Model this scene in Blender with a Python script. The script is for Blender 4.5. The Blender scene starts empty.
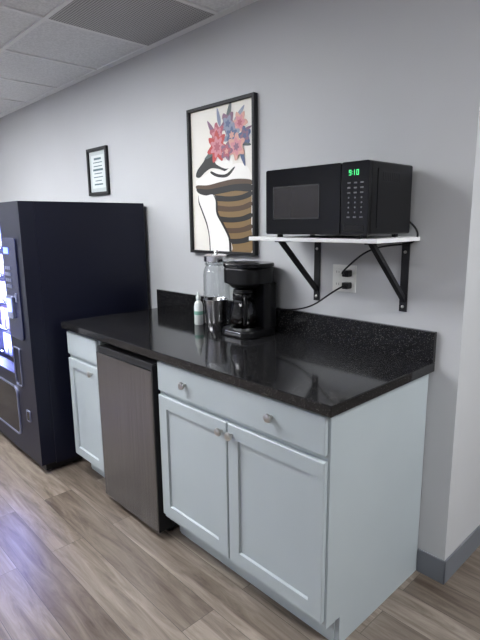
import bpy, bmesh, math, random
from math import *
from mathutils import Vector, Matrix
random.seed(4)
sc=bpy.context.scene
COL=sc.collection
try:
    sc.view_settings.view_transform='Standard'; sc.view_settings.look='None'
except Exception: pass

# ---------------- materials ----------------
def mat(name,col,rough=.5,metal=0,spec=.5,emit=None,es=0,alpha=1,trans=0,ior=1.45,coat=0):
    m=bpy.data.materials.new(name);m.use_nodes=True
    b=m.node_tree.nodes['Principled BSDF']
    b.inputs['Base Color'].default_value=(*col,1)
    b.inputs['Roughness'].default_value=rough
    b.inputs['Metallic'].default_value=metal
    b.inputs['Specular IOR Level'].default_value=spec
    b.inputs['Alpha'].default_value=alpha
    b.inputs['Transmission Weight'].default_value=trans
    b.inputs['IOR'].default_value=ior
    b.inputs['Coat Weight'].default_value=coat
    if emit:
        b.inputs['Emission Color'].default_value=(*emit,1)
        b.inputs['Emission Strength'].default_value=es
    return m
def nt(m): return m.node_tree.nodes,m.node_tree.links,m.node_tree.nodes['Principled BSDF']
def noise_color(m,c1,c2,scale=20,detail=4,lo=.4,hi=.6,stretch=None,bump=0,bscale=None):
    N,L,b=nt(m)
    tc=N.new('ShaderNodeTexCoord');mp=N.new('ShaderNodeMapping')
    L.new(tc.outputs['Object'],mp.inputs['Vector'])
    if stretch: mp.inputs['Scale'].default_value=stretch
    n=N.new('ShaderNodeTexNoise');n.inputs['Scale'].default_value=scale;n.inputs['Detail'].default_value=detail
    L.new(mp.outputs['Vector'],n.inputs['Vector'])
    r=N.new('ShaderNodeValToRGB');r.color_ramp.elements[0].position=lo;r.color_ramp.elements[1].position=hi
    r.color_ramp.elements[0].color=(*c1,1);r.color_ramp.elements[1].color=(*c2,1)
    L.new(n.outputs['Fac'],r.inputs['Fac']);L.new(r.outputs['Color'],b.inputs['Base Color'])
    if bump:
        n2=N.new('ShaderNodeTexNoise');n2.inputs['Scale'].default_value=bscale or scale*4
        L.new(mp.outputs['Vector'],n2.inputs['Vector'])
        bp=N.new('ShaderNodeBump');bp.inputs['Strength'].default_value=bump;bp.inputs['Distance'].default_value=.002
        L.new(n2.outputs['Fac'],bp.inputs['Height']);L.new(bp.outputs['Normal'],b.inputs['Normal'])
    return m
M={}
M['wall']=noise_color(mat('wall_paint',(.4,.4,.42),.6,spec=.3),(.475,.48,.49),(.50,.505,.515),1.5,2,.3,.7,bump=.1,bscale=160)
M['ceil']=noise_color(mat('ceiling_tile',(.6,.6,.6),.9),(.64,.655,.67),(.74,.755,.77),90,4,.4,.6,bump=.2,bscale=200)
M['grid']=mat('ceiling_grid_white',(.75,.76,.77),.5)
M['base']=mat('vinyl_baseboard_grey',(.15,.16,.18),.5)
M['cab']=noise_color(mat('cabinet_paint',(.5,.5,.5),.42),(.38,.425,.445),(.40,.445,.465),3,2,.3,.7)
M['nickel']=mat('brushed_nickel',(.55,.54,.52),.28,1)
M['black']=mat('black_plastic',(.007,.007,.008),.32,spec=.3)
M['blackgloss']=mat('black_gloss',(.005,.005,.006),.10,spec=.3)
M['blackmatte']=mat('black_powder_coat',(.014,.014,.016),.5,spec=.3)
M['white']=mat('white_laminate',(.75,.75,.75),.4)
M['outlet']=mat('outlet_white',(.70,.70,.67),.35)
M['vend']=mat('vending_navy_steel',(.006,.007,.018),.36,.0,spec=.3)
m=mat('fridge_stainless',(.2,.2,.2),.27,1);noise_color(m,(.22,.22,.23),(.28,.28,.29),5,3,.3,.7,stretch=(25,25,.5));M['steel']=m
M['chrome']=mat('polished_steel',(.66,.66,.67),.18,1)
def thin_glass(name,tint=(1,1,1),base=.06,rough=.03,edge=.6):
    m=bpy.data.materials.new(name);m.use_nodes=True;N=m.node_tree.nodes;L=m.node_tree.links;N.clear()
    o=N.new('ShaderNodeOutputMaterial');t=N.new('ShaderNodeBsdfTransparent');t.inputs[0].default_value=(*tint,1)
    g=N.new('ShaderNodeBsdfGlossy');g.inputs['Roughness'].default_value=rough
    f=N.new('ShaderNodeLayerWeight');f.inputs[0].default_value=.5
    pw=N.new('ShaderNodeMath');pw.operation='POWER';pw.inputs[1].default_value=3.5
    mt=N.new('ShaderNodeMath');mt.operation='MULTIPLY_ADD';mt.inputs[1].default_value=edge;mt.inputs[2].default_value=base
    x=N.new('ShaderNodeMixShader')
    L.new(f.outputs['Facing'],pw.inputs[0]);L.new(pw.outputs[0],mt.inputs[0])
    L.new(mt.outputs[0],x.inputs[0]);L.new(t.outputs[0],x.inputs[1]);L.new(g.outputs[0],x.inputs[2]);L.new(x.outputs[0],o.inputs[0])
    return m
M['glass']=thin_glass('clear_glass',(.93,.95,.95),.18,.12,.75)
M['carafe']=thin_glass('carafe_glass',(.4,.4,.42),.05)
M['pane']=thin_glass('display_glass',(.95,.95,1),.03)
# counter: black quartz with speckles
m=mat('black_speckled_countertop',(.01,.01,.011),.09,spec=.5);N,L,b=nt(m)
tc=N.new('ShaderNodeTexCoord');v=N.new('ShaderNodeTexVoronoi');v.inputs['Scale'].default_value=200
L.new(tc.outputs['Object'],v.inputs['Vector'])
r=N.new('ShaderNodeValToRGB');r.color_ramp.elements[0].position=.14;r.color_ramp.elements[0].color=(.15,.14,.13,1);r.color_ramp.elements[1].position=.34;r.color_ramp.elements[1].color=(.009,.009,.010,1)
L.new(v.outputs['Distance'],r.inputs['Fac'])
n=N.new('ShaderNodeTexNoise');n.inputs['Scale'].default_value=90;L.new(tc.outputs['Object'],n.inputs['Vector'])
r2=N.new('ShaderNodeValToRGB');r2.color_ramp.elements[0].position=.42;r2.color_ramp.elements[1].position=.62
L.new(n.outputs['Fac'],r2.inputs['Fac'])
mx=N.new('ShaderNodeMixRGB');mx.inputs['Color1'].default_value=(.009,.009,.010,1)
L.new(r2.outputs['Color'],mx.inputs['Fac']);L.new(r.outputs['Color'],mx.inputs['Color2']);L.new(mx.outputs['Color'],b.inputs['Base Color'])
M['counter']=m
# floor planks
m=mat('vinyl_plank_floor',(.3,.27,.24),.33,spec=.45);N,L,b=nt(m)
tc=N.new('ShaderNodeTexCoord')
br=N.new('ShaderNodeTexBrick');br.offset=.37;br.offset_frequency=2
br.inputs['Scale'].default_value=1;br.inputs['Brick Width'].default_value=1.22;br.inputs['Row Height'].default_value=.152
br.inputs['Mortar Size'].default_value=.0011;br.inputs['Mortar Smooth'].default_value=.3;br.inputs['Bias'].default_value=0
br.inputs['Color1'].default_value=(0,0,0,1);br.inputs['Color2'].default_value=(1,1,1,1);br.inputs['Mortar'].default_value=(.5,.5,.5,1)
L.new(tc.outputs['Object'],br.inputs['Vector'])
mp=N.new('ShaderNodeMapping');mp.inputs['Scale'].default_value=(1.5,15,1)
L.new(tc.outputs['Object'],mp.inputs['Vector'])
ad=N.new('ShaderNodeVectorMath');ad.operation='MULTIPLY_ADD';ad.inputs[1].default_value=(23,17,9)
L.new(br.outputs['Color'],ad.inputs[0]);L.new(mp.outputs['Vector'],ad.inputs[2])
n=N.new('ShaderNodeTexNoise');n.inputs['Scale'].default_value=1.6;n.inputs['Detail'].default_value=8;n.inputs['Roughness'].default_value=.68;n.inputs['Distortion'].default_value=.7
L.new(ad.outputs[0],n.inputs['Vector'])
cr=N.new('ShaderNodeValToRGB');e=cr.color_ramp.elements
e[0].position=.30;e[0].color=(.070,.053,.042,1);e[1].position=.72;e[1].color=(.26,.228,.197,1)
k=e.new(.48);k.color=(.150,.124,.103,1)
L.new(n.outputs['Fac'],cr.inputs['Fac'])
pl=N.new('ShaderNodeValToRGB');pl.color_ramp.elements[0].color=(.66,.61,.57,1);pl.color_ramp.elements[1].color=(1.36,1.35,1.33,1)
L.new(br.outputs['Color'],pl.inputs['Fac'])
mu=N.new('ShaderNodeMixRGB');mu.blend_type='MULTIPLY';mu.inputs['Fac'].default_value=1
L.new(cr.outputs['Color'],mu.inputs['Color1']);L.new(pl.outputs['Color'],mu.inputs['Color2'])
mm=N.new('ShaderNodeMixRGB');mm.inputs['Color2'].default_value=(.05,.042,.035,1)
L.new(br.outputs['Fac'],mm.inputs['Fac']);L.new(mu.outputs['Color'],mm.inputs['Color1']);L.new(mm.outputs['Color'],b.inputs['Base Color'])
M['floor']=m
m=mat('perforated_vent',(.4,.4,.4),.6);N,L,b=nt(m)
tc=N.new('ShaderNodeTexCoord');v=N.new('ShaderNodeTexVoronoi');v.inputs['Scale'].default_value=75;v.inputs['Randomness'].default_value=0
L.new(tc.outputs['Object'],v.inputs['Vector'])
r=N.new('ShaderNodeValToRGB');r.color_ramp.elements[0].position=.30;r.color_ramp.elements[0].color=(.13,.13,.135,1);r.color_ramp.elements[1].position=.42;r.color_ramp.elements[1].color=(.50,.50,.51,1)
L.new(v.outputs['Distance'],r.inputs['Fac']);L.new(r.outputs['Color'],b.inputs['Base Color']);M['vent']=m

# ---------------- helpers ----------------
def empty(name):
    o=bpy.data.objects.new(name,None);o.empty_display_size=.1;COL.objects.link(o);return o
def add(name,bm,m,parent=None,smooth=False,bevel=0,seg=2):
    me=bpy.data.meshes.new(name);bm.normal_update();bm.to_mesh(me);bm.free()
    for mm in (m if isinstance(m,(list,tuple)) else [m]): me.materials.append(mm)
    o=bpy.data.objects.new(name,me);COL.objects.link(o)
    if smooth:
        for p in me.polygons:p.use_smooth=True
    if bevel:
        md=o.modifiers.new('bevel','BEVEL');md.width=bevel;md.segments=seg;md.limit_method='ANGLE'
    if parent:o.parent=parent
    return o
def bbox(bm,x0,x1,y0,y1,z0,z1,mi=0):
    r=bmesh.ops.create_cube(bm,size=1)
    for v in r['verts']:
        v.co=Vector(((x0+x1)/2+v.co.x*(x1-x0),(y0+y1)/2+v.co.y*(y1-y0),(z0+z1)/2+v.co.z*(z1-z0)))
    for f in {f for v in r['verts'] for f in v.link_faces}: f.material_index=mi
def box(name,x0,x1,y0,y1,z0,z1,m,parent=None,bevel=0,seg=2):
    bm=bmesh.new();bbox(bm,x0,x1,y0,y1,z0,z1);return add(name,bm,m,parent,False,bevel,seg)
def boxes(name,L_,m,parent=None,bevel=0,seg=2):
    bm=bmesh.new()
    for b in L_: bbox(bm,*b)
    return add(name,bm,m,parent,False,bevel,seg)
def pane(name,x0,x1,y,z0,z1,m,parent):
    bm=bmesh.new();bm.faces.new([bm.verts.new(c) for c in ((x0,y,z0),(x1,y,z0),(x1,y,z1),(x0,y,z1))]);return add(name,bm,m,parent)
def lathe(name,prof,cx,cy,m,parent=None,n=40,caps=True,axis='z',zc=0,sx=1,sy=1):
    bm=bmesh.new();rings=[]
    for r,z in prof:
        ring=[]
        for i in range(n):
            a=2*pi*i/n
            if axis=='z': co=(cx+r*cos(a)*sx,cy+r*sin(a)*sy,z)
            else: co=(cx+r*cos(a),cy-z,zc+r*sin(a))
            ring.append(bm.verts.new(co))
        rings.append(ring)
    for a,b_ in zip(rings,rings[1:]):
        for i in range(n):
            j=(i+1)%n;bm.faces.new((a[i],a[j],b_[j],b_[i]))
    if caps:
        bm.faces.new(rings[0][::-1]);bm.faces.new(rings[-1])
    bmesh.ops.recalc_face_normals(bm,faces=bm.faces)
    o=add(name,bm,m,parent,True)
    md=o.modifiers.new('es','EDGE_SPLIT');md.split_angle=radians(40)
    return o
def prism(name,pts,axis,a0,a1,m,parent=None,bevel=0):
    bm=bmesh.new()
    def P(p,a): return {'y':(p[0],a,p[1]),'z':(p[0],p[1],a),'x':(a,p[0],p[1])}[axis]
    A=[bm.verts.new(P(p,a0)) for p in pts];B=[bm.verts.new(P(p,a1)) for p in pts]
    bm.faces.new(A);bm.faces.new(B[::-1])
    for i in range(len(pts)):
        j=(i+1)%len(pts);bm.faces.new((A[i],B[i],B[j],A[j]))
    bmesh.ops.recalc_face_normals(bm,faces=bm.faces)
    return add(name,bm,m,parent,False,bevel)
def rrect(x0,x1,y0,y1,r,n=6):
    P=[]
    for cx,cy,s in ((x1-r,y0+r,-90),(x1-r,y1-r,0),(x0+r,y1-r,90),(x0+r,y0+r,180)):
        for i in range(n+1):
            a=radians(s+90*i/n);P.append((cx+r*cos(a),cy+r*sin(a)))
    return P
def tube(name,pts,rad,m,parent=None):
    cu=bpy.data.curves.new(name,'CURVE');cu.dimensions='3D';cu.bevel_depth=rad;cu.bevel_resolution=3
    s=cu.splines.new('NURBS');s.points.add(len(pts)-1)
    for p,q in zip(s.points,pts):p.co=(*q,1)
    s.use_endpoint_u=True;s.order_u=min(4,len(pts));s.resolution_u=10
    cu.materials.append(m)
    o=bpy.data.objects.new(name,cu);COL.objects.link(o)
    if parent:o.parent=parent
    return o

# ---------------- room ----------------
H=2.455; XW=.092; XL=-4.9; XR=3.2; YF=-4.6; YB=3.0
box('floor',XL-.1,XR+.1,YF-.1,YB+.1,-.1,0,M['floor'])
box('wall_back',XL-.1,XW,0,.1,0,H,M['wall'])
box('wall_return',XW-.1,XW,.1,YB,0,H,M['wall'])
box('wall_left',XL-.1,XL,YF-.1,0,0,H,M['wall'])
box('wall_front',XL-.1,XR+.1,YF-.1,YF,0,H,M['wall'])
box('wall_right',XR,XR+.1,YF,YB,0,H,M['wall'])
box('wall_far',XW-.1,XR+.1,YB,YB+.1,0,H,M['wall'])
box('ceiling',XL-.1,XR+.1,YF-.1,YB+.1,H+.006,H+.1,M['ceil'])
def bboard(name,L_): boxes(name,L_,M['base'],None,.003)
bboard('baseboard_back',[(-.02,XW+.008,-.008,0,0,.105),(XL,-2.95,-.008,0,0,.105)])
bboard('baseboard_return',[(XW,XW+.008,-.008,YB,0,.105)])
bboard('baseboard_front',[(XL,XR,YF,YF+.008,0,.105)])
bboard('baseboard_left',[(XL,XL+.008,YF,0,0,.105)])
bboard('baseboard_right',[(XR-.008,XR,YF,YB,0,.105)])
gx=[-1.19+.615*k for k in range(-6,8)];gy=[-.64-.61*k for k in range(-6,7)]
L_=[]
for x in gx:
    if XL<x<XR: L_.append((x-.012,x+.012,YF,YB if x>XW else 0,H-.001,H+.007))
for y in gy:
    if YF<y<0: L_.append((XL,XR,y-.012,y+.012,H-.0012,H+.007))
    elif 0<=y<YB: L_.append((XW,XR,y-.012,y+.012,H-.0012,H+.007))
L_.append((XL,XW,-.02,0,H-.002,H+.007));L_.append((XW,XW+.02,0,YB,H-.002,H+.007))
boxes('trim_ceiling_grid',L_,M['grid'])
box('air_vent_grille',gx[5]+.012,gx[6]-.012,-.628,-.02,H-.001,H+.006,M['vent'])
def troffer(x0,x1,y0,y1,es):
    g=empty('ceiling_light_panel')
    lit=mat('troffer_diffuser',(.9,.9,.9),.5,emit=(.95,.975,1.0),es=es)
    boxes('frame',[(x0,x1,y0,y0+.03,H-.012,H+.005),(x0,x1,y1-.03,y1,H-.012,H+.005),(x0,x0+.03,y0,y1,H-.012,H+.005),(x1-.03,x1,y0,y1,H-.012,H+.005)],M['grid'],g)
    box('diffuser',x0+.03,x1-.03,y0+.03,y1-.03,H-.006,H+.003,lit,g)
troffer(gx[4],gx[6],-1.86,-1.25,34)
troffer(gx[7],gx[9],-3.69,-3.08,18)
troffer(gx[2],gx[4],-3.69,-3.08,26)
troffer(gx[10],gx[12],-.64,-.03,42)
troffer(gx[1],gx[3],-1.86,-1.25,34)

# ---------------- cabinets ----------------
FY=-.631
def shaker(name,x0,x1,z0,z1,parent,rail=.056,y1=FY,t=.018):
    bm=bmesh.new();y0=y1-t
    def ring(dx,y): return [bm.verts.new((x,y,z)) for x,z in ((x0+dx,z0+dx),(x1-dx,z0+dx),(x1-dx,z1-dx),(x0+dx,z1-dx))]
    R=[ring(0,y1),ring(0,y0+.003),ring(.003,y0),ring(rail,y0),ring(rail+.004,y0+.009)]
    for a,b_ in zip(R,R[1:]):
        for i in range(4):
            j=(i+1)%4;bm.faces.new((a[i],a[j],b_[j],b_[i]))
    bm.faces.new(R[-1]);bm.faces.new(R[0][::-1])
    bmesh.ops.recalc_face_normals(bm,faces=bm.faces)
    return add(name,bm,M['cab'],parent)
def knob(x,z,parent,y=FY-.018):
    lathe('knob',[(.0055,-.001),(.0055,.012),(.014,.016),(.0165,.021),(.015,.026),(.008,.029),(.001,.0295)],x,y,M['nickel'],parent,24,True,'-y',z)
def cabinet(x0,x1,zr):
    g=empty('base_cabinet')
    notch=[(-.003,0),(-.003,.876),(FY,.876),(FY,.115),(-.555,.115),(-.555,0)]
    prism('side_right',notch,'x',x1-.018,x1,M['cab'],g)
    prism('side_left',notch,'x',x0,x0+.018,M['cab'],g)
    a,b_=x0+.018,x1-.018
    boxes('face_frame',[(a+.02,b_-.02,FY,FY+.019,.84,.876),(a+.02,b_-.02,FY,FY+.019,zr-.02,zr+.02),(a+.02,b_-.02,FY,FY+.019,.115,.15),(a,a+.02,FY,FY+.019,.115,.876),(b_-.02,b_,FY,FY+.019,.115,.876)],M['cab'],g)
    boxes('carcass',[(a,b_,FY+.02,-.004,.116,.13),(a,b_,-.012,-.004,.1,.87),(a,b_,-.56,-.553,0,.118)],M['cab'],g)
    return g
cab=cabinet(-.942,-.022,.725)
box('drawer_front',-.933,-.031,FY-.018,FY-.0005,.735,.864,M['cab'],cab,.004)
shaker('door_left',-.933,-.487,.14,.715,cab,y1=FY-.0005)
shaker('door_right',-.481,-.031,.14,.715,cab,y1=FY-.0005)
for x,z in ((-.735,.805),(-.255,.805),(-.513,.675),(-.455,.675)): knob(x,z,cab)
cab2=cabinet(-1.835,-1.475,.723)
box('drawer_front',-1.825,-1.488,FY-.018,FY-.0005,.735,.862,M['cab'],cab2,.004)
shaker('door',-1.825,-1.488,.13,.712,cab2,.05,y1=FY-.0005)
knob(-1.545,.675,cab2)

# ---------------- countertop ----------------
ct=empty('countertop')
prism('slab',[(-1.85,-.664),(0,-.664),(0,-.001),(-1.85,-.001)],'z',.877,.914,M['counter'],ct,.003)
box('backsplash',-1.85,0,-.021,-.001,.914,1.034,M['counter'],ct,.002)

# ---------------- mini fridge ----------------
fr=empty('mini_fridge')
fx0,fx1=-1.455,-.952
box('body',fx0,fx1,-.60,-.06,.025,.842,M['black'],fr,.006)
prism('door',rrect(fx0,fx1-.006,-.667,-.606,.008),'z',.035,.815,M['steel'],fr)
box('door_edge',fx1-.0055,fx1,-.662,-.602,.035,.84,M['blackmatte'],fr)
box('door_cap',fx0+.001,fx1-.006,-.655,-.608,.8155,.846,M['blackmatte'],fr,.003)
for i,(x,y) in enumerate(((fx0+.04,-.58),(fx1-.04,-.58),(fx0+.04,-.1),(fx1-.04,-.1))):
    lathe('foot_%d'%i,[(.018,0),(.018,.03)],x,y,M['black'],fr,16)

# ---------------- vending machine ----------------
vm=empty('vending_machine')
vx0,vx1,vy0,vy1,vz=-2.88,-1.94,-.808,-.03,1.575
boxes('cabinet',[(vx1-.03,vx1,vy0+.086,vy1,.05,vz),(vx0,vx0+.03,vy0+.086,vy1,.05,vz),(vx0+.03,vx1-.03,vy1-.03,vy1,.05,vz),(vx0+.03,vx1-.03,vy0+.086,vy1-.03,vz-.03,vz),(vx0+.03,vx1-.03,vy0+.086,vy1-.03,.05,.10)],M['vend'],vm)
wx0,wx1,wz0,wz1=-2.82,-2.24,.56,1.50
boxes('door_frame',[(vx0,wx0,vy0,vy0+.085,.06,vz),(wx1,vx1,vy0,vy0+.085,.06,vz),(wx0,wx1,vy0,vy0+.085,wz1,vz),(wx0,wx1,vy0,vy0+.085,.06,wz0)],M['vend'],vm)
pane('window_glass',wx0,wx1,vy0+.012,wz0,wz1,M['pane'],vm)
glow=mat('vending_interior_light',(.3,.3,.6),.5,emit=(.30,.36,1.0),es=36)
box('interior_light_panel',wx0+.01,wx1-.01,vy0+.45,vy0+.46,wz0,wz1,glow,vm)
boxes('light_tubes',[(wx0+.01,wx0+.03,vy0+.07,vy0+.09,wz0+.02,wz1-.02),(wx1-.03,wx1-.01,vy0+.07,vy0+.09,wz0+.02,wz1-.02)],mat('led_tube',(1,1,1),.5,emit=(.30,.36,1),es=200),vm)
snack_bluelit=[mat('snack_%d'%i,c,.4) for i,c in enumerate([(.16,.08,.2),(.25,.25,.35),(.05,.08,.3),(.06,.15,.25),(.35,.35,.45)])]  # blue cast of the interior light is mixed into the packet colours
bm=bmesh.new()
for s in range(5):
    z=wz0+.03+s*.18
    for i in range(6):
        xx=wx0+.05+i*.085
        bbox(bm,xx,xx+.065,vy0+.12,vy0+.16,z+.003,z+.13,random.randrange(5))
add('snack_packets',bm,snack_bluelit,vm)
boxes('shelves',[(wx0,wx1,vy0+.1,vy0+.44,wz0+.02+s*.18,wz0+.032+s*.18) for s in range(5)],M['chrome'],vm)
blue=mat('blue_display',(.1,.1,.5),.3,emit=(.12,.2,1),es=4)
pan=mat('control_panel',(.02,.024,.07),.25,.3)
edge=mat('silver_edge',(.35,.38,.55),.3,.8)
strip=mat('lit_selection_strip',(.2,.25,.6),.4,emit=(.28,.36,1),es=2.2)
prism('control_panel',rrect(-2.225,-2.02,.80,1.38,.02),'y',vy0-.008,vy0-.0002,pan,vm)
box('price_display',-2.20,-2.13,vy0-.011,vy0-.0085,1.29,1.325,blue,vm)
boxes('keypad',[(-2.20+.03*i,-2.182+.03*i,vy0-.012,vy0-.0085,1.20-.035*j,1.218-.035*j) for i in range(3) for j in range(4)],edge,vm)
prism('bill_acceptor',rrect(-2.20,-2.11,.92,1.05,.012),'y',vy0-.022,vy0-.0085,edge,vm)
prism('bill_slot',rrect(-2.192,-2.118,.955,1.035,.01),'y',vy0-.024,vy0-.0225,strip,vm)
box('coin_slot',-2.08,-2.06,vy0-.012,vy0-.0085,1.02,1.07,edge,vm)
prism('coin_return',rrect(-2.10,-2.045,.30,.37,.008),'y',vy0-.006,vy0-.0002,edge,vm)
prism('coin_return_cup',rrect(-2.092,-2.053,.308,.362,.006),'y',vy0-.0068,vy0-.0062,M['blackgloss'],vm)
def ringprism(name,a,b_,y0,y1,m,parent):
    bm=bmesh.new();n=len(a)
    V=[[bm.verts.new((p[0],y,p[1])) for p in q] for q,y in ((a,y0),(b_,y0),(b_,y1),(a,y1))]
    for k in range(4):
        A,B=V[k],V[(k+1)%4]
        for i in range(n):
            j=(i+1)%n;bm.faces.new((A[i],A[j],B[j],B[i]))
    bmesh.ops.recalc_face_normals(bm,faces=bm.faces);return add(name,bm,m,parent)
ringprism('delivery_trim',rrect(-2.80,-2.22,.16,.48,.05),rrect(-2.79,-2.23,.17,.47,.045),vy0-.008,vy0-.0002,edge,vm)
prism('delivery_flap',rrect(-2.79,-2.23,.17,.47,.045),'y',vy0-.004,vy0-.0002,M['blackgloss'],vm)
ringprism('lower_trim',rrect(-2.225,-2.12,.50,.74,.02),rrect(-2.218,-2.127,.507,.733,.016),vy0-.006,vy0-.0002,edge,vm)
box('kick_plate',vx0+.02,vx1-.02,vy0+.03,vy1-.02,.012,.049,M['black'],vm)
for i,(x,y) in enumerate(((vx0+.07,vy0+.08),(vx1-.07,vy0+.08),(vx0+.07,vy1-.08),(vx1-.07,vy1-.08))):
    lathe('foot_%d'%i,[(.03,0),(.03,.02)],x,y,M['black'],vm,16)

# ---------------- shelf + brackets ----------------
sh=empty('wall_shelf')
box('board',-.71,-.09,-.305,-.001,1.374,1.390,M['white'],sh,.0015)
for i,x in enumerate((-.145,-.575)):
    w=.016
    boxes('bracket_leg_%d'%i,[(x-w,x+w,-.006,-.001,1.095,1.3675),(x-w,x+w,-.27,-.001,1.368,1.3735)],M['blackmatte'],sh)
    prism('bracket_brace_%d'%i,[(-.0065,1.135),(-.0065,1.158),(-.232,1.3675),(-.256,1.3675)],'x',x-.010,x+.010,M['blackmatte'],sh)
    for z in (1.115,1.33):
        lathe('screw',[(.006,0),(.006,.004),(.003,.006)],x,-.006,M['nickel'],sh,12,True,'-y',z)

# ---------------- microwave ----------------
mw=empty('microwave')
mx0,mx1,my0,my1,mz0,mz1=-.592,-.118,-.322,-.035,1.402,1.650
prism('body',rrect(mx0,mx1,mz0,mz1,.008),'y',my0+.02,my1,M['black'],mw)
prism('door',rrect(mx0,-.232,mz0,mz1,.008),'y',my0,my0+.019,M['blackgloss'],mw,.002)
prism('control_panel',rrect(-.230,mx1,mz0,mz1,.008),'y',my0,my0+.019,M['blackgloss'],mw,.002)
mesh_m=mat('door_window_mesh',(.016,.013,.013),.25)
prism('door_window',rrect(-.550,-.325,1.462,1.583,.006),'y',my0-.001,my0+.002,mesh_m,mw)
ringprism('window_border',rrect(-.552,-.323,1.460,1.585,.006),rrect(-.547,-.328,1.465,1.580,.005),my0-.0016,my0-.0011,M['blackmatte'],mw)
green=mat('green_led_display',(0,.1,.03),.3,emit=(.10,1,.30),es=1.2)
segs={'9':'abcdfg','1':'bc','0':'abcdef'}
def digit(ch,x,z,s,L_):
    w,h,t=s*.5,s,s*.12;y0,y1=my0-.0015,my0-.0001
    S={'a':(x,x+w,z+h-t,z+h),'g':(x,x+w,z+h/2-t/2,z+h/2+t/2),'d':(x,x+w,z,z+t),'f':(x,x+t,z+h/2,z+h),'b':(x+w-t,x+w,z+h/2,z+h),'e':(x,x+t,z,z+h/2),'c':(x+w-t,x+w,z,z+h/2)}
    for q in segs[ch]:
        a=S[q];L_.append((a[0],a[1],y0,y1,a[2],a[3]))
L_=[];digit('9',-.198,1.604,.018,L_);digit('1',-.184,1.604,.018,L_);digit('0',-.168,1.604,.018,L_)
L_+=[(-.1845,-.183,my0-.0015,my0-.0001,1.608,1.610),(-.1845,-.183,my0-.0015,my0-.0001,1.615,1.617)]
boxes('clock_digits',L_,green,mw)
keym=mat('keypad_print',(.13,.13,.14),.5)
L_=[]
for r_ in range(8):
    for c in range(3):
        xx=-.203+c*.026;zz=1.580-r_*.0165;w=.012 if r_ in(0,1,2,7) else .005
        L_.append((xx+.006-w/2,xx+.006+w/2,my0-.0008,my0-.0001,zz-.0035,zz+.0015))
boxes('keypad_labels',L_,keym,mw)
box('start_button',-.215,-.135,my0-.002,my0-.0001,1.415,1.437,M['black'],mw)
prism('side_panel',rrect(-.27,-.07,1.425,1.63,.012),'x',mx1+.0001,mx1+.002,M['black'],mw)
boxes('side_vents',[(mx1+.0021,mx1+.003,-.24+.012*i,-.234+.012*i,1.585,1.615) for i in range(10)],M['blackmatte'],mw)
for i,(x,y) in enumerate(((mx0+.04,-.28),(mx1-.04,-.28),(mx0+.04,-.07),(mx1-.04,-.07))):
    lathe('foot_%d'%i,[(.012,1.390),(.012,1.403)],x,y,M['black'],mw,16)

# ---------------- outlet + cords ----------------
ot=empty('wall_outlet')
box('plate',-.487,-.367,-.006,-.001,1.148,1.265,M['outlet'],ot,.002)
hole=mat('outlet_slot',(.03,.03,.03),.5)
for gxo in (-.457,-.397):
    for gz in (1.18,1.232):
        lathe('receptacle',[(.0165,.0002),(.0165,.003)],gxo,-.006,M['outlet'],ot,20,True,'-y',gz)
        boxes('slots',[(gxo-.007,gxo-.005,-.0096,-.0092,gz-.003,gz+.006),(gxo+.005,gxo+.007,-.0096,-.0092,gz-.003,gz+.006)],hole,ot)
pc=empty('power_cord')
box('plug',-.412,-.382,-.045,-.0098,1.218,1.246,M['black'],pc,.004)
tube('cable',[(-.397,-.043,1.232),(-.40,-.08,1.23),(-.36,-.07,1.27),(-.30,-.05,1.33),(-.22,-.03,1.355),(-.13,-.018,1.36),(-.085,-.02,1.38),(-.09,-.022,1.42),(-.13,-.028,1.45)],.0038,M['black'],pc)
pc2=empty('power_cord')
box('plug',-.412,-.382,-.045,-.0098,1.166,1.194,M['black'],pc2,.004)
tube('cable',[(-.397,-.043,1.18),(-.398,-.08,1.175),(-.45,-.09,1.14),(-.54,-.07,1.08),(-.66,-.05,1.045),(-.73,-.05,1.04),(-.80,-.055,1.03)],.0038,M['black'],pc2)

# ---------------- coffee maker ----------------
cm=empty('coffee_maker')
cx0,cx1,cy0,cy1=-.985,-.777,-.250,-.034;Z=.914
prism('base',rrect(cx0,cx1,cy0,cy1,.05,8),'z',Z,Z+.033,M['black'],cm,.005)
prism('column',rrect(cx0+.004,cx1-.004,-.115,cy1,.03,8),'z',Z+.0335,Z+.25,M['black'],cm,.004)
prism('brew_head',rrect(cx0-.004,cx1+.004,cy0+.005,cy1+.002,.075,10),'z',Z+.2505,Z+.325,M['black'],cm,.006)
lathe('filter_basket',[(.062,Z+.232),(.08,Z+.2495)],-.885,-.165,M['black'],cm)
prism('lid',rrect(cx0-.006,cx1+.006,cy0+.002,cy1+.004,.077,10),'z',Z+.327,Z+.347,M['blackgloss'],cm,.006)
box('control_band',cx0+.05,cx1-.05,cy0-.002,cy0+.02,Z+.006,Z+.028,M['chrome'],cm,.003)
ccx,ccy=-.887,-.172
lathe('warming_plate',[(.062,Z+.0335),(.062,Z+.039)],ccx,ccy,M['chrome'],cm)
lathe('carafe_glass',[(.045,Z+.040),(.060,Z+.048),(.068,Z+.075),(.067,Z+.11),(.055,Z+.155),(.046,Z+.18),(.048,Z+.195)],ccx,ccy,M['carafe'],cm,caps=False)
lathe('carafe_band',[(.0485,Z+.172),(.051,Z+.175),(.051,Z+.20),(.0485,Z+.203)],ccx,ccy,M['blackgloss'],cm)
lathe('carafe_lid',[(.047,Z+.2035),(.05,Z+.208),(.046,Z+.222),(.02,Z+.231)],ccx,ccy,M['black'],cm)
lathe('coffee',[(.042,Z+.043),(.057,Z+.05),(.064,Z+.075),(.064,Z+.085)],ccx,ccy,mat('brewed_coffee',(.01,.005,.003),.1),cm)
ha=radians(-38);dx,dy=cos(ha),sin(ha)
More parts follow.
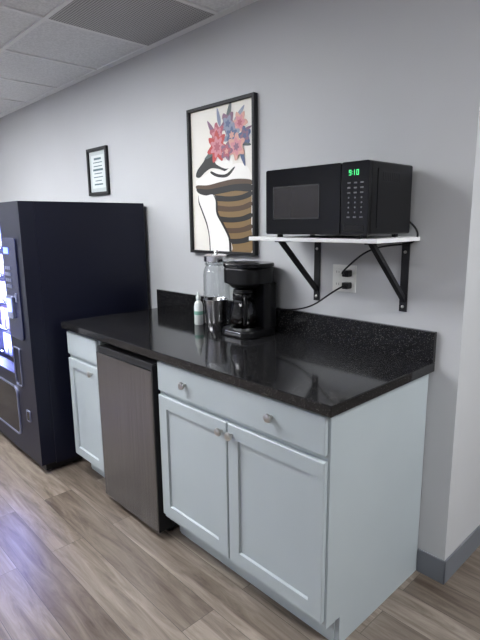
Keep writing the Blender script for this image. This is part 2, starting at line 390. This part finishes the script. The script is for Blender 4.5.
tube('carafe_handle',[(ccx+dx*r_,ccy+dy*r_,Z+z) for r_,z in ((.047,.19),(.075,.2),(.103,.19),(.108,.14),(.10,.09),(.085,.06),(.066,.065))],.0085,M['black'],cm)

# ---------------- tumbler and jar ----------------
jx,jy=-1.052,-.205
ds=empty('steel_tumbler')
lathe('cup',[(.001,Z+.0005),(.044,Z),(.048,Z+.004),(.053,Z+.06),(.059,Z+.125),(.063,Z+.160),(.061,Z+.162),(.059,Z+.158),(.050,Z+.06),(.001,Z+.02)],jx,jy,M['chrome'],ds,caps=False)
jr=empty('glass_jar')
kx,ky=-1.165,-.10
lathe('jar_body',[(.001,Z+.006),(.060,Z),(.068,Z+.01),(.070,Z+.04),(.070,Z+.27),(.066,Z+.295),(.056,Z+.315),(.054,Z+.33)],kx,ky,M['glass'],jr,caps=False)
lathe('jar_rim',[(.056,Z+.318),(.060,Z+.322),(.060,Z+.33),(.056,Z+.334)],kx,ky,M['glass'],jr)
lathe('jar_lid',[(.060,Z+.3345),(.065,Z+.338),(.065,Z+.366),(.050,Z+.374),(.012,Z+.376),(.01,Z+.380),(.014,Z+.386),(.010,Z+.394),(.002,Z+.396)],kx,ky,M['chrome'],jr)

# ---------------- soap bottle ----------------
sb=empty('soap_bottle')
sx,sy=-1.235,-.17
wp=mat('white_plastic',(.74,.77,.75),.35)
lathe('bottle',[(.021,Z),(.024,Z+.004),(.024,Z+.10),(.019,Z+.120),(.011,Z+.128),(.011,Z+.137)],sx,sy,wp,sb,28)
lathe('label',[(.0244,Z+.055),(.0246,Z+.057),(.0246,Z+.072),(.0244,Z+.074)],sx,sy,mat('green_label',(.22,.45,.36),.4),sb,28,caps=False)
lathe('cap',[(.013,Z+.1375),(.013,Z+.152),(.009,Z+.157),(.005,Z+.160),(.004,Z+.176)],sx,sy,wp,sb,20)

# ---------------- framed art ----------------
art=empty('framed_artwork')
ax0,ax1,az0,az1=-1.475,-.952,1.283,2.055
def frame(name,x0,x1,z0,z1,w,t,m,parent):
    return boxes(name,[(x0,x0+w,-t,-.001,z0,z1),(x1-w,x1,-t,-.001,z0,z1),(x0+w,x1-w,-t,-.001,z0,z0+w),(x0+w,x1-w,-t,-.001,z1-w,z1)],m,parent)
frame('frame',ax0,ax1,az0,az1,.015,.028,M['blackmatte'],art)
box('canvas',ax0+.015,ax1-.015,-.010,-.002,az0+.015,az1-.015,mat('art_cream',(.74,.71,.65),.5),art)
U0,U1,V0,V1=ax0+.015,ax1-.015,az1-.015,az0+.015
layer=[0]
def smoothpoly(P,n=6):
    out=[];k=len(P)
    for i in range(k):
        p0,p1,p2,p3=[Vector(P[(i+d)%k]) for d in (-1,0,1,2)]
        for s in range(n):
            t=s/n
            out.append(.5*((2*p1)+(-p0+p2)*t+(2*p0-5*p1+4*p2-p3)*t*t+(-p0+3*p1-3*p2+p3)*t**3))
    return [(p.x,p.y) for p in out]
def shape(name,P,m,sm=True):
    if sm:P=smoothpoly(P)
    P=[(min(max(p[0],0),1),min(max(p[1],0),1)) for p in P]
    layer[0]+=1;y=-.0102-.00012*layer[0]
    bm=bmesh.new()
    vs=[bm.verts.new((U0+(U1-U0)*u,y,V0+(V1-V0)*v)) for u,v in P]
    f=bm.faces.new(vs)
    bm.normal_update()
    if f.normal.y>0: f.normal_flip()
    bmesh.ops.triangulate(bm,faces=[f])
    return add(name,bm,m,art)
ink=mat('art_black',(.012,.011,.010),.5);tan=mat('art_tan',(.20,.125,.05),.5);wh=mat('art_white',(.82,.80,.76),.5)
brn=mat('art_brown',(.075,.043,.022),.5)
shape('dress',[(.34,.56),(.55,.55),(.80,.55),(.95,.54),(.95,.80),(.95,1),(.62,1),(.52,.93),(.42,.80),(.38,.68)],tan)
for i,v in enumerate((.60,.67,.745,.82,.895)):
    shape('dress_stripe_%d'%i,[(.36,v),(.6,v+.014),(.80,v+.01),(.95,v-.012),(.95,v+.022),(.8,v+.045),(.6,v+.050),(.38,v+.035)],ink if i%2==0 else brn)
shape('hair_ink',[(.40,.27),(.30,.30),(.20,.36),(.10,.41),(.07,.455),(.14,.465),(.24,.43),(.34,.41),(.46,.42),(.60,.44),(.66,.36),(.60,.30)],ink)
shape('face',[(.42,.30),(.56,.30),(.66,.34),(.68,.40),(.60,.425),(.50,.41),(.40,.37)],wh)
shape('torso',[(.30,.44),(.42,.42),(.56,.44),(.70,.40),(.86,.41),(.95,.47),(.95,.52),(.80,.50),(.66,.50),(.50,.51),(.30,.53),(.12,.53),(.07,.49),(.16,.47)],wh)
shape('collar_line',[(.34,.43),(.45,.455),(.58,.46),(.70,.42),(.71,.43),(.60,.48),(.44,.475),(.33,.445)],ink)
shape('band_brown',[(.08,.52),(.28,.525),(.5,.51),(.72,.50),(.95,.515),(.95,.55),(.72,.54),(.5,.55),(.28,.56),(.09,.55)],brn)
shape('band_ink',[(.08,.545),(.28,.555),(.5,.545),(.72,.535),(.95,.545),(.95,.59),(.72,.58),(.5,.59),(.28,.60),(.12,.58)],ink)
shape('arm',[(.11,.59),(.22,.60),(.36,.595),(.42,.64),(.43,.72),(.52,.80),(.62,.90),(.64,1.0),(.30,1.0),(.29,.90),(.25,.80),(.17,.70),(.12,.64)],wh)
shape('arm_line',[(.36,.595),(.43,.64),(.44,.72),(.53,.80),(.63,.90),(.65,1.0),(.615,1.0),(.60,.905),(.50,.81),(.41,.73),(.40,.64)],ink)
shape('side_line',[(.11,.59),(.12,.64),(.17,.70),(.25,.80),(.29,.90),(.30,1.0),(.285,1.0),(.275,.90),(.235,.81),(.155,.71),(.105,.645)],ink)
cols={'red':(.45,.05,.045),'pink':(.55,.22,.25),'blue':(.07,.10,.20),'peach':(.60,.32,.26),'leaf':(.07,.09,.09),'mauve':(.20,.10,.16),'rose':(.38,.09,.12),'grey':(.22,.25,.34)}
FM={k:mat('petal_'+k,c,.5) for k,c in cols.items()}
asp=(U1-U0)/(V0-V1)
def flower(u,v,r,c,c2,n=6,rot=0,inner=None):
    for k,(rr0,cc) in enumerate(((r,c),(r*.68,inner or c2),(r*.32,c2 if inner else 'blue'))):
        P=[]
        for i in range(n*4):
            a=2*pi*i/(n*4);rr=rr0*(.80+.20*cos(n*a+rot+k));P.append((u+rr*cos(a+rot),v+rr*sin(a+rot)*asp))
        shape('petals',P,FM[cc])
def leaf(u,v,l,a,c):
    P=[(0,0),(.3*l,.13*l),(.7*l,.1*l),(l,0),(.7*l,-.1*l),(.3*l,-.13*l)]
    shape('leaf',[(u+x*cos(a)-y*sin(a),v+(x*sin(a)+y*cos(a))*asp) for x,y in P],FM[c])
for u,v,l,a,c in ((.6,.15,.26,-1.3,'leaf'),(.7,.15,.24,-.8,'grey'),(.42,.2,.22,-2.2,'mauve'),(.75,.25,.22,.3,'leaf'),(.8,.3,.20,1.2,'blue'),(.4,.3,.18,2.8,'leaf'),(.85,.2,.13,-.3,'mauve'),(.5,.14,.2,-1.8,'grey')): leaf(u,v,l,a,c)
flower(.62,.13,.13,'mauve','blue',5,.4,'grey');flower(.80,.14,.12,'peach','rose',6,.1,'pink');flower(.87,.23,.10,'blue','mauve',5,1)
flower(.68,.21,.13,'grey','peach',6,.9,'blue');flower(.45,.19,.13,'rose','mauve',6,.5,'pink');flower(.45,.27,.17,'red','rose',7,.2,'pink');flower(.75,.29,.14,'peach','mauve',6,.7,'pink')
flower(.60,.31,.10,'mauve','peach',5,0,'rose')

fs=empty('framed_sign')
sx0,sx1,sz0,sz1=-2.682,-2.395,1.652,1.978
frame('frame',sx0,sx1,sz0,sz1,.022,.02,M['black'],fs)
box('mat_board',sx0+.022,sx1-.022,-.008,-.002,sz0+.022,sz1-.022,mat('sign_paper',(.50,.54,.54),.6),fs)
box('paper',sx0+.05,sx1-.05,-.0095,-.0082,sz0+.05,sz1-.05,mat('sign_white',(.66,.70,.69),.6),fs)
tx=mat('sign_ink',(.10,.16,.17),.6)
L_=[]
for i,(w,h) in enumerate(((.10,.014),(.13,.006),(.12,.006),(.14,.014),(.11,.006),(.13,.006),(.09,.006),(.12,.01))):
    z=sz1-.075-i*.025;c=(sx0+sx1)/2
    L_.append((c-w/2,c+w/2,-.0105,-.0096,z-h/2,z+h/2))
boxes('lettering',L_,tx,fs)

# ---------------- world / camera ----------------
w=bpy.data.worlds.new('World');sc.world=w;w.use_nodes=True
w.node_tree.nodes['Background'].inputs[0].default_value=(.6,.65,.75,1);w.node_tree.nodes['Background'].inputs[1].default_value=.3
cam=bpy.data.cameras.new('Camera');co=bpy.data.objects.new('Camera',cam);COL.objects.link(co);sc.camera=co
y,p,r=radians(46.69),radians(11.09),-.0112
h=Vector((-sin(y),cos(y),0));R=Vector((cos(y),sin(y),0));Zv=Vector((0,0,1))
F=cos(p)*h-sin(p)*Zv;U=sin(p)*h+cos(p)*Zv
R2=cos(r)*R+sin(r)*U;U2=-sin(r)*R+cos(r)*U
m3=Matrix((R2,U2,-F)).transposed()
co.matrix_world=Matrix.Translation((.833,-1.816,1.451))@m3.to_4x4()
cam.sensor_fit='VERTICAL';cam.sensor_height=32;cam.lens=499.1/640*32;cam.clip_start=.02
